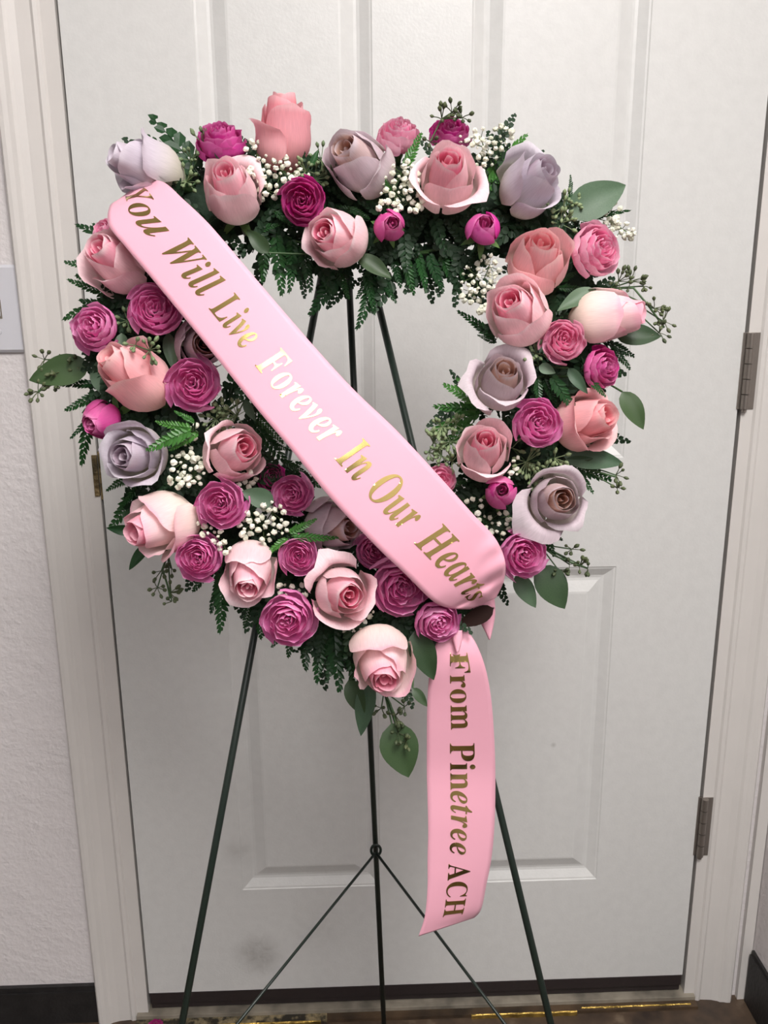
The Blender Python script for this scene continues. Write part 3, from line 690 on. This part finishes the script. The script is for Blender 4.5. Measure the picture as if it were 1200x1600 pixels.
FR = [
 ('upright fern tip standing above the lavender rose at the outer top corner', [(312, 275, 243, 166, .9), (300, 262, 222, 214, .7), (300, 290, 262, 232, .8)], 'big', .042),
 ('fern tips poking out above the rose nearest the switch plate', [(196, 390, 118, 341, .8), (190, 400, 148, 342, .9), (160, 420, 98, 407, .8)], 'd', .034),
 ('fern frond reaching out above the outermost orchid spray rose', [(180, 470, 90, 492, .8), (180, 462, 100, 440, .7), (190, 440, 112, 424, .9), (190, 480, 118, 475, .9)], 'd', .036),
 ('hanging fern frond at the edge above the star shaped lavender rose', [(160, 615, 96, 640, .8), (150, 620, 116, 728, .7), (150, 600, 88, 598, .7), (160, 640, 104, 682, .6)], 'd', .036),
 ('fern frond below the star shaped lavender rose', [(215, 740, 160, 762, .9), (225, 760, 168, 826, .9), (215, 760, 186, 800, .8), (240, 770, 205, 782, .8)], 'd', .034),
 ('long fern frond hanging below the crumpled orchid spray rose', [(345, 890, 352, 992, .9), (335, 880, 296, 926, .9), (350, 895, 322, 960, .8), (350, 900, 385, 962, .7)], 'd', .040),
 ('fern frond hanging between the nodding pink rose and lowest orchid spray rose', [(395, 930, 375, 984, 1), (400, 940, 412, 1002, .9), (440, 990, 424, 1012, 1.2)], 'd', .036),
 ('broad fern frond hanging at the bottom beside the point of the heart', [(480, 970, 470, 1052, .9), (500, 975, 500, 1072, .9), (520, 975, 528, 1086, .8), (545, 985, 548, 1072, .9), (460, 970, 445, 1030, .9)], 'd', .036),
 ('fern frond hanging into the heart opening below the dark magenta spray rose', [(432, 365, 436, 462, .8), (456, 372, 460, 458, .8), (474, 380, 482, 456, .8), (415, 370, 408, 442, .9), (495, 400, 512, 462, .9)], 'd', .048),
 ('fern tip spreading before the easel below the middle dip', [(530, 430, 482, 492, .9), (530, 420, 540, 470, 1), (520, 420, 505, 470, .8)], 'd', .036),
 ('fern frond dangling in front of the easel legs below the small magenta bud', [(585, 430, 566, 518, .9), (590, 428, 616, 474, .9), (580, 430, 556, 468, .8), (570, 425, 590, 490, .7)], 'd', .040),
 ('row of pointed fern leaflets fringing the opening under the round pink rose', [(632, 395, 642, 462, .8), (652, 395, 672, 456, .8), (670, 395, 690, 458, .8), (688, 390, 706, 452, .8), (704, 385, 724, 440, .8), (615, 400, 622, 450, .9)], 'd', .042),
 ('fern frond at the inner edge beside the baby breath of the hinge side', [(775, 530, 717, 478, .7), (775, 530, 738, 498, .9), (775, 535, 745, 525, .9)], 'd', .040),
 ('bushy fern frond beside the dusky lavender rose, pointing into the opening', [(750, 630, 692, 598, .9), (755, 640, 676, 632, .8), (750, 645, 664, 672, .8), (755, 610, 712, 590, .9), (740, 660, 676, 706, .8)], 'b', .046),
 ('fern frond spraying out beside the upright lavender rose at the shoulder', [(760, 275, 830, 207, .6), (768, 285, 830, 238, .9), (760, 290, 800, 252, 1), (765, 300, 812, 262, .8)], 'b', .038),
 ('slim fern tip across the bright pink spray rose at the top', [(632, 262, 662, 206, .9), (612, 300, 588, 268, .8)], 'b', .070),
 ('fern tips behind the large grey green leaf at the shoulder', [(905, 345, 992, 324, .35), (890, 310, 896, 272, .8), (880, 330, 912, 290, .8)], 'd', .044),
 ('small fern frond behind the fuchsia spray rose, toward the hinges', [(950, 535, 994, 558, .9), (955, 540, 984, 578, .9), (950, 545, 968, 590, .9)], 'd', .040),
 ('fine fern frond behind the open lavender rose, reaching toward the hinges', [(890, 725, 958, 752, .9), (890, 720, 935, 728, .9), (900, 735, 930, 772, .8)], 'd', .040),
 ('fern tips below the open lavender rose with brown centre', [(840, 815, 878, 850, .9), (845, 820, 866, 872, .9)], 'd', .040),
 ('bright green fern frond lying over the star shaped lavender rose', [(300, 672, 224, 700, .9), (300, 668, 240, 664, .9), (310, 676, 262, 702, .8), (305, 660, 272, 640, .8)], 'b', .088),
 ('fern frond under the small neat orchid spray rose, crossing the shaded lavender rose', [(455, 838, 532, 846, .6), (450, 832, 498, 816, .9), (450, 840, 410, 868, .8)], 'b', .078),
 ('fern frond reaching across the gap beside the sash above the dusky orchid rose', [(395, 655, 448, 740, .8), (400, 650, 446, 690, .9), (400, 645, 440, 655, .9), (420, 690, 452, 708, .9), (390, 640, 420, 618, .8)], 'd', .048),
 ('fern tips beneath the lower edge of the sash beside the dusky orchid rose', [(455, 735, 505, 768, .9), (440, 720, 484, 738, .8)], 'd', .040),
 ('glossy fern frond below the dusky lavender rose in the hinge side lobe', [(860, 585, 900, 648, .9), (850, 590, 868, 640, .9), (840, 590, 842, 636, .9), (920, 590, 944, 622, 1)], 'd', .070),
 ('fern frond between the peach rose and the flat light pink rose', [(870, 440, 905, 425, .9), (870, 450, 920, 452, .9), (880, 430, 898, 392, .9)], 'd', .050),
 ('fern frond under the lavender grey rose at the middle dip', [(570, 320, 612, 312, .9), (545, 325, 578, 342, .9), (560, 330, 520, 322, .8)], 'd', .056),
 ('fern frond above the fuchsia bud by the upper edge of the sash', [(720, 790, 752, 772, .9), (700, 760, 736, 748, .9), (730, 800, 768, 822, .9), (715, 775, 738, 806, .8)], 'd', .048),
 ('fern tips below the pale pink rose at the upper end of the sash', [(398, 360, 436, 350, .9), (400, 370, 424, 398, .9), (430, 330, 452, 352, .9)], 'd', .050),
 ('dark fern sprig beside the hanging ribbon tail, below the orchid rose', [(715, 935, 722, 975, 1), (712, 940, 732, 962, .8)], 'd', .034),
]
for lb, pins, kd, h in FR: frond(lb, pins, kd, h)

# ------------------------------------------------------------------ eucalyptus
def leaf_mesh(name, mat, w_=.28, fold=.07, droop=.12, point=1.0, seed=0):
    nx, ny = 10, 4; vs, fs = [], []
    for i in range(nx+1):
        t = i/nx
        wd = w_*(math.sin(math.pi*t**.82))**.75*(1-.25*t)
        if i in (0, nx): wd = .004
        for j in range(ny+1):
            u = -1+2*j/ny
            vs.append((t, u*wd, abs(u)*fold*math.sin(math.pi*t) - droop*t*t + .012*math.sin(t*9+seed)*u))
    fs = [(i*(ny+1)+j, (i+1)*(ny+1)+j, (i+1)*(ny+1)+j+1, i*(ny+1)+j+1) for i in range(nx) for j in range(ny)]
    return mesh(name, vs, fs, mat)
LEAF = {'g': leaf_mesh('leaf', M_EUC), 'd': leaf_mesh('leaf', M_EUCD, seed=2), 'm': leaf_mesh('leaf', M_MAROON, seed=1), 'f': leaf_mesh('leaf', M_FERN, w_=.2, seed=3)}
def pod_cluster(root, org, cx, cy, rpx, n, h, mat, seed, size=.0019):
    r = random.Random(seed); a = MB(); c = P(cx, cy, h-.006)
    dscale = (c-CAM).dot(CF)/F
    for i in range(n):
        an = r.uniform(0, 6.28); rr = rpx*dscale*math.sqrt(r.uniform(.12, 1))
        e = c + W(math.cos(an)*rr, math.sin(an)*rr, r.uniform(.002, .010))
        d = (e-c).normalized(); a.tube([c, (c+e)/2 + N*.001, e], .00045, 4, False)
        s = size*r.uniform(.8, 1.15)
        a.tube([e, e+d*s*.8, e+d*s*1.9, e+d*s*2.6, e+d*s*3.1], [s*.35, s*.85, s, s*.55, s*.12], 6)
    return a.build('seed_cluster', mat, root, origin=org, smooth=True)
def euc(label, leaves=(), pods=(), h=.045, mat=None, stem=None, cat='eucalyptus'):
    s0 = stem[0] if stem else ((leaves[0][0], leaves[0][1]) if leaves else (pods[0][0], pods[0][1]))
    org = P(s0[0], s0[1], h-.012)
    root = empty('eucalyptus_sprig', org, label=label, cat=cat, group='seeded eucalyptus sprigs')
    mat = mat or M_SEED
    for (x0, y0, x1, y1, k, wk) in leaves:
        b, t = P(x0, y0, h), P(x1, y1, h+.004); ln = (t-b).length
        link('leaf', LEAF[k], root, mat4=frame_mat(b-org, t-org, (N + W(rng.uniform(-.25, .25), rng.uniform(-.2, .3), 0)).normalized(), ln, ln*wk))
    a = MB(); drawn = False
    if stem:
        a.tube([org] + [P(x, y, h-.003) for x, y in stem[1:]], .0010, 6, False); drawn = True
    for (x0, y0, *_) in leaves: a.tube([org, P(x0, y0, h)], .0009, 5, False) if (x0, y0) != tuple(s0) else a.tube([org, P(x0, y0, h)], .0009, 5, False)
    for i, (x, y, rp, n, *z) in enumerate(pods):
        a.tube([org, P(x, y, h-.005)], .0007, 5, False)
        pod_cluster(root, org, x, y, rp, n, h + (z[0] if z else 0), mat, int(x*3+y), .0019)
    a.build('stem', M_STEM, root, origin=org, smooth=True)
euc('broad dark leaf with pale seed pods reaching out at the edge beside the switch plate', [(140, 570, 42, 592, 'd', 1.0)], [(70, 562, 12, 5), (100, 580, 18, 8), (60, 612, 14, 9), (88, 600, 14, 7), (122, 566, 12, 6)], .046, M_SEEDD, stem=[(165, 560), (130, 565), (90, 590), (60, 612)])
euc('cluster of green seed pods between upright fern tip and pale pink rose', [], [(292, 285, 20, 14), (318, 228, 20, 11), (300, 250, 14, 7)], .055)
euc('green seed pods crowning the dark magenta spray rose at the top', [], [(690, 186, 16, 9), (722, 184, 14, 8), (706, 176, 10, 5), (672, 222, 10, 4)], .062, M_SEEDD)
euc('fresh green seed pods between salmon rose and lavender grey rose at the top', [(485, 262, 498, 232, 'f', .9)], [(502, 252, 20, 14), (492, 282, 18, 9), (478, 268, 14, 7)], .066)
euc('large grey green leaf and seed pods at the hinge side shoulder', [(888, 335, 981, 285, 'g', 1.1)], [(880, 325, 22, 13), (875, 350, 20, 12), (900, 322, 12, 6)], .058)
euc('dark branching seed pods sticking out furthest toward the hinges', [(962, 525, 1036, 522, 'd', 1.0)], [(985, 440, 16, 9), (1005, 447, 10, 5), (1022, 482, 14, 8), (1036, 502, 14, 8), (1030, 520, 12, 6), (966, 440, 14, 9)], .050, M_SEEDD, stem=[(955, 450), (990, 450), (1015, 480), (1038, 512)])
euc('small seed cluster lying on top of the ragged peach rose', [], [(234, 548, 18, 12), (212, 540, 10, 5)], .105)
euc('seed pods in the gap between two orchid spray roses near the switch side', [(190, 520, 190, 575, 'g', .8), (262, 520, 272, 580, 'g', .7)], [(200, 502, 15, 9)], .060)
euc('blue green leaf curled behind the ragged peach rose', [(150, 565, 178, 628, 'g', 1.1)], [], .050)
euc('star shaped seed clusters above the pink rose turned to the sash', [(382, 625, 398, 658, 'g', .8)], [(338, 655, 18, 13), (370, 650, 20, 15), (352, 642, 14, 8)], .070)
euc('dense green seed pods below the orchid pink spray rose of the hinge side lobe', [], [(822, 722, 22, 15), (848, 742, 22, 15), (866, 716, 16, 9), (828, 748, 16, 9), (800, 700, 12, 6)], .064)
euc('long pointed leaves below the flared pink rose, pointing toward the hinges', [(880, 712, 977, 722, 'g', .75), (925, 700, 950, 668, 'g', 1.2), (880, 722, 928, 716, 'd', .6)], [(962, 742, 12, 6), (964, 762, 8, 4)], .050, M_SEEDD, stem=[(880, 715), (925, 735), (962, 745)])
euc('dangling branch of tiny dark pods with hanging leaves beside the folded sash end', [(806, 898, 838, 950, 'g', 1.0), (842, 885, 886, 951, 'd', 1.35)], [(893, 858, 12, 5), (905, 885, 12, 6), (872, 890, 10, 5), (918, 888, 8, 4), (890, 882, 8, 3)], .044, M_SEEDD, stem=[(842, 850), (866, 868), (890, 878), (918, 888)])
euc('dark wiry seed branch hanging below the cream backed rose', [], [(252, 892, 12, 6), (268, 888, 10, 4), (246, 918, 12, 6), (266, 926, 14, 8), (268, 940, 6, 3)], .030, M_SEEDD, stem=[(262, 865), (254, 890), (262, 915), (266, 935)])
euc('seed clusters and broad leaf hanging below the bottom point of the heart', [(612, 1130, 640, 1217, 'd', 1.35), (578, 1060, 562, 1152, 'g', .7), (545, 1062, 568, 1120, 'd', 1.0)], [(596, 1106, 10, 6), (618, 1118, 14, 9), (632, 1104, 10, 5), (622, 1145, 12, 8, .006), (634, 1158, 10, 6, .006)], .036, M_SEEDD, stem=[(600, 1080), (610, 1100), (618, 1130)])
euc('fine green seed pods at the inner hinge side edge above the small pink spray rose', [], [(690, 668, 18, 16), (676, 690, 16, 14), (704, 690, 16, 14), (690, 712, 16, 12), (712, 664, 12, 8), (670, 706, 10, 7), (706, 722, 12, 8)], .056)
euc('little seed cluster between dusky lavender and light pink spray rose', [(842, 572, 868, 582, 'g', 1.3), (888, 575, 918, 615, 'g', .75)], [(836, 552, 15, 10), (826, 566, 8, 4)], .078)
euc('dark oval leaf beside the bottom rose, over the top of the ribbon tail', [(648, 985, 678, 1064, 'd', 1.0), (645, 1075, 668, 1104, 'd', .9)], [], .056)
euc('small dark maroon leaf between the folded sash end and the ribbon tail', [(771, 950, 715, 979, 'm', .85)], [], .050)
euc('grey green oval leaf between the two orchid spray roses under the sash', [(428, 785, 377, 768, 'g', 1.2)], [], .078)
euc('curved leaf between the peach rose and the cream rose lying on its side', [(930, 452, 872, 482, 'g', .8)], [], .070)
euc('single leaf drooping at the edge below the fuchsia spray rose', [(972, 612, 1008, 670, 'd', 1.0)], [], .044, stem=[(955, 602), (972, 612)])
euc('dark leaf on the outer edge beside the cream backed rose', [(215, 830, 165, 826, 'f', 1.0), (232, 850, 200, 890, 'f', 1.0)], [], .034)
euc('slender green leaf under the pale pink rose over the middle dip', [(560, 400, 612, 432, 'd', .9), (420, 395, 385, 358, 'd', 1.0)], [], .060)

# ------------------------------------------------------------------ baby's breath
def floret_mesh(seed):
    r = random.Random(seed); bm = bmesh.new(); bmesh.ops.create_icosphere(bm, subdivisions=2, radius=1)
    for v in bm.verts: v.co *= r.uniform(.72, 1.2); v.co.z *= .8
    m = bpy.data.meshes.new('floret'); bm.to_mesh(m); bm.free(); m.materials.append(M_BREATH); return m
FLO = [floret_mesh(i) for i in range(4)]
def breath(label, pts, h=.07, size=.0028):
    """pts: (x, y, radius, count)"""
    x0 = sum(p[0] for p in pts)/len(pts); y0 = sum(p[1] for p in pts)/len(pts); org = P(x0, y0, .030)
    root = empty('baby_breath_sprig', org, label=label, cat="baby's breath", group='baby breath sprigs')
    a = MB(); rr = random.Random(int(x0*13+y0)); placed = []
    for (cx, cy, rp, n) in pts:
        node = P(cx, cy, h-.018); a.tube([org, node], .0006, 4, False)
        for i in range(n):
            for tries in range(14):
                an = rr.uniform(0, 6.28); q = rp*math.sqrt(rr.uniform(0, 1)); x, y = cx+q*math.cos(an), cy+q*math.sin(an)
                if all((x-u)**2+(y-v)**2 > 68 for u, v in placed): break
            placed.append((x, y))
            e = P(x, y, h + rr.uniform(-.008, .006)); s = size*rr.choice((.55, .8, 1, 1, 1.15))
            a.tube([node, (node+e)/2 - N*.002, e], .00035, 4, False)
            M = Matrix.Translation(e-org) @ Matrix.Rotation(rr.uniform(0, 6), 4, 'Z') @ Matrix.Rotation(rr.uniform(0, 6), 4, 'X') @ Matrix.Scale(s, 4)
            link('floret', FLO[rr.randrange(4)], root, mat4=M)
    a.build('stems', M_BSTEM, root, origin=org)
breath('white baby breath cascading below the salmon pink rose at the top', [(400, 238, 18, 9), (405, 262, 22, 12), (440, 268, 24, 14), (465, 275, 18, 8), (418, 298, 16, 7)], .074)
breath('white baby breath beside the round open pink rose at the top', [(628, 270, 22, 12), (618, 298, 26, 16), (640, 315, 20, 10), (606, 322, 16, 7), (640, 280, 16, 7)], .080)
breath('white baby breath behind the round open pink rose toward the shoulder', [(752, 215, 18, 10), (765, 240, 20, 12), (785, 212, 16, 8), (730, 222, 14, 6), (745, 260, 14, 5)], .056)
breath('white baby breath at the inner edge above the rose facing into the opening', [(745, 430, 26, 16), (765, 415, 18, 8), (738, 455, 20, 12), (762, 445, 18, 8), (752, 480, 12, 5)], .058, .0030)
breath('white baby breath beside the star shaped lavender rose', [(285, 722, 20, 12), (300, 742, 20, 12), (280, 748, 16, 8), (308, 725, 14, 6)], .080)
breath('white baby breath between the nodding rose and dusky orchid rose', [(398, 815, 22, 12), (425, 800, 20, 10), (438, 822, 14, 6), (385, 830, 14, 6), (412, 840, 12, 4)], .080)
breath('small white baby breath tuft above the crumpled orchid rose', [(318, 826, 12, 5), (342, 840, 12, 6), (352, 856, 10, 5)], .088)
breath('thin white baby breath by the upper edge of the sash near its lower end', [(742, 790, 16, 6), (765, 815, 20, 9), (780, 828, 16, 6), (760, 838, 14, 4), (795, 805, 8, 3)], .060, .0026)
breath('white baby breath behind the flat light pink spray rose', [(955, 330, 16, 8), (972, 358, 16, 9), (958, 352, 14, 6), (915, 336, 8, 2), (985, 366, 10, 4)], .050, .0028)
breath('little white baby breath under the bright green fern frond', [(292, 690, 14, 7), (300, 672, 10, 3)], .074, .0028)
breath('little white baby breath between the lowest orchid rose and wide open pink rose', [(446, 920, 12, 5), (470, 925, 12, 5)], .060, .0028)
breath('little white baby breath between wide open pink rose and bottom rose', [(556, 972, 14, 8), (575, 955, 10, 4), (543, 985, 8, 3)], .056, .0028)
breath('little white baby breath below the pink rose turned to the sash', [(390, 750, 14, 6), (372, 765, 8, 3)], .072, .0028)
breath('few white florets between seed pods and fuchsia bud', [(800, 740, 10, 4), (806, 722, 8, 2)], .070, .0026)

# ------------------------------------------------------------------ ribbons with gold lettering
def catmull(rows, s):
    n = len(rows)-1; x = max(0, min(.999999, s))*n; i = int(x); t = x-i
    g = lambda k: np.array(rows[max(0, min(n, k))], float)
    p0, p1, p2, p3 = g(i-1), g(i), g(i+1), g(i+2)
    return .5*((2*p1)+(-p0+p2)*t+(2*p0-5*p1+4*p2-p3)*t*t+(-p0+3*p1-3*p2+p3)*t**3)
class Ribbon:
    """rows: (lower edge x, y, upper edge x, y, h lower, h upper) from one end to the other"""
    def __init__(s, rows, bulge=.004, wrinkle=None): s.rows = rows; s.b = bulge; s.w = wrinkle
    def px(s, a, t):
        r = catmull(s.rows, a); return r[0]+(r[2]-r[0])*t, r[1]+(r[3]-r[1])*t, r[4]+(r[5]-r[4])*t
    def at(s, a, t, lift=0):
        x, y, h = s.px(a, t); h += s.b*(1-(2*t-1)**2) + (s.w(a, t) if s.w else 0)
        return P(x, y, h+lift)
    def normal(s, a, t):
        e = .004; n = (s.at(a+e, t)-s.at(a-e, t)).cross(s.at(a, min(1, t+e*4))-s.at(a, max(0, t-e*4))).normalized()
        return n if n.dot(CAM-s.at(a, t)) > 0 else -n
    def table(s):
        if not hasattr(s, 'T'):
            pts = [s.at(i/800, .5) for i in range(801)]; acc = [0]
            for i in range(800): acc.append(acc[-1] + (pts[i+1]-pts[i]).length)
            s.T = acc
        return s.T
    def inv(s, l): return float(np.interp(l, s.table(), [i/800 for i in range(801)]))
    def find(s, x, y):
        i = min(range(801), key=lambda i: (lambda q: (q[0]-x)**2+(q[1]-y)**2)(s.px(i/800, .5))); return s.table()[i]
    def build(s, nm, parent, org, na, nt):
        th = .00025
        vs = [s.at(i/na*.9999, j/nt) - org for i in range(na+1) for j in range(nt+1)]
        fs = [(i*(nt+1)+j, i*(nt+1)+j+1, (i+1)*(nt+1)+j+1, (i+1)*(nt+1)+j) for i in range(na) for j in range(nt)]
        o = link(nm, mesh(nm, vs, fs, M_RIB), parent)
        sm = o.modifiers.new('thickness', 'SOLIDIFY'); sm.thickness = th; sm.offset = 0
        return o
def gl(word, style):
    out = ''
    for ch, st in zip(word, style):
        up = st == 'u'
        out += chr((0x1D400 if up else 0x1D468)+ord(ch)-65) if ch.isupper() else chr((0x1D41A if up else 0x1D482)+ord(ch)-97)
    return out
def letter(rib, word, style, a0, a1, parent, org, t0=.31, t1=.69):
    c = bpy.data.curves.new('t', 'FONT'); c.body = gl(word, style); c.resolution_u = 6; c.space_character = 1.04
    o = bpy.data.objects.new('t', c); COL.objects.link(o); bpy.context.view_layer.update()
    m = bpy.data.meshes.new_from_object(o.evaluated_get(bpy.context.evaluated_depsgraph_get()))
    bpy.data.objects.remove(o); bpy.data.curves.remove(c)
    bm = bmesh.new(); bm.from_mesh(m); bpy.data.meshes.remove(m)
    xs = [v.co.x for v in bm.verts]; x0, x1 = min(xs), max(xs)
    k = x0
    while k < x1:
        bmesh.ops.bisect_plane(bm, geom=bm.verts[:]+bm.edges[:]+bm.faces[:], plane_co=(k, 0, 0), plane_no=(1, 0, 0)); k += .05
    for y in [q*.05 for q in range(-5, 16)]:
        bmesh.ops.bisect_plane(bm, geom=bm.verts[:]+bm.edges[:]+bm.faces[:], plane_co=(0, y, 0), plane_no=(0, 1, 0))
    cap = .676; nrm = []
    for v in bm.verts:
        a = rib.inv(a0 + (a1-a0)*(v.co.x-x0)/(x1-x0)); t = t0 + (t1-t0)*v.co.y/cap
        nn = rib.normal(a, t); nrm.append(tuple(nn)); v.co = rib.at(a, t) + nn*.0006 - org
    mm = bpy.data.meshes.new('lettering'); bm.to_mesh(mm); bm.free(); mm.materials.append(M_GOLD)
    mm.polygons.foreach_set('use_smooth', [True]*len(mm.polygons))
    mm.normals_split_custom_set_from_vertices(nrm)
    ob = link('lettering', mm, parent); ob['label'] = 'gold foil letters reading ' + word
    return ob

def crumple(a, t):
    g = lambda x, s: math.exp(-(x/s)**2)
    return .0045*g(a-.865, .03)*g(t-1.0, .28) - .005*g(a-.90, .022)*g(t-.72, .22) + .0035*g(a-.80, .02)*g(t-.95, .2) - .004*g(a-.93, .014)*g(t-.2, .25) + .004*g(a-.045, .02)*math.sin(t*14) + .0025*g(a-.955, .03)*math.sin(t*11+1)
sash = Ribbon([
 (182, 314, 226, 281, .050, .046), (171, 323, 256, 285, .082, .080), (170, 352, 287, 312, .098, .098), (197, 387, 319, 342, .106, .106), (242, 441, 347, 373, .111, .109),
 (319, 535, 412, 450, .116, .112), (400, 637, 495, 546, .119, .114), (453, 700, 555, 611, .120, .115), (518, 780, 620, 673, .119, .114), (587, 853, 688, 746, .114, .110),
 (633, 897, 738, 802, .106, .103), (668, 932, 773, 840, .095, .094), (686, 945, 789, 876, .086, .088), (708, 951, 787, 908, .074, .078), (734, 952, 775, 934, .058, .064)], .0012, crumple)
so = P(480, 610, .08)
sr = empty('sash_ribbon', so, label='wide pink satin sash across the heart with gold foil words', cat='ribbon')
sash.build('ribbon_band', sr, so, 150, 16)
for wd, p, q in (('You', (211, 300), (256, 366)), ('Will', (270, 384), (331, 457)), ('Live', (341, 470), (391, 536)), ('Forever', (411, 558), (520, 690)),
                 ('In', (534, 704), (567, 743)), ('Our', (583, 758), (643, 822)), ('Hearts', (657, 838), (757, 930))):
    letter(sash, wd, 'i'*len(wd), sash.find(*p), sash.find(*q), sr, so)
# the sash's cut ends showing behind its folds
tip = Ribbon([(738, 948, 772, 930, .040, .044), (748, 968, 774, 955, .036, .040), (757, 985, 771, 978, .034, .036), (764, 1000, 766, 999, .032, .033)], .001)
o = tip.build('ribbon_end', sr, so, 16, 5); o['label'] = 'pointed end of the sash hanging behind its fold'
tip2 = Ribbon([(704, 985, 722, 985, .058, .058), (709, 1005, 722, 1000, .058, .058), (713, 1020, 717, 1018, .058, .058)], .001)
tail = Ribbon([
 (700, 968, 716, 972, .018, .018), (690, 985, 730, 985, .040, .040), (680, 1010, 745, 1008, .052, .046), (672, 1045, 758, 1042, .050, .042), (668, 1090, 767, 1088, .038, .028),
 (667, 1150, 772, 1148, .024, .010), (667, 1210, 774, 1210, .012, -.006), (669, 1290, 773, 1282, .004, -.014), (668, 1345, 768, 1340, -.002, -.020), (668, 1385, 760, 1382, -.006, -.026),
 (664, 1430, 752, 1420, -.012, -.034), (654, 1463, 741, 1434, -.018, -.042)], .002)
to = P(720, 985, .02)
tr_ = empty('ribbon_tail', to, label='pink satin ribbon hanging below the sash with gold foil words running downward', cat='ribbon')
tail.build('ribbon_band', tr_, to, 90, 14)
letter(tail, 'From', 'uuuu', tail.find(715, 1020), tail.find(718, 1139), tr_, to, .36, .72)
letter(tail, 'Pinetree', 'uuuiiiii', tail.find(720, 1161), tail.find(720, 1335), tr_, to, .34, .70)
letter(tail, 'ACH', 'uuu', tail.find(716, 1348), tail.find(710, 1432), tr_, to, .33, .68)
o = tip2.build('ribbon_end', tr_, to, 10, 4); o['label'] = 'small notched ribbon end over the top of the tail'
a = MB(); e0 = P(708, 1024, .060)
a.add([P(707, 1022, .060), P(711, 1030, .060), P(719, 1022, .060), P(717, 1031, .060), P(709, 1034, .060), P(712, 1024, .060)], [(0, 5, 1), (1, 5, 2), (1, 2, 3), (1, 3, 4)])
a.build('foil_fragment', M_GOLD, tr_, origin=to, label='scrap of gold lettering on the ribbon end')
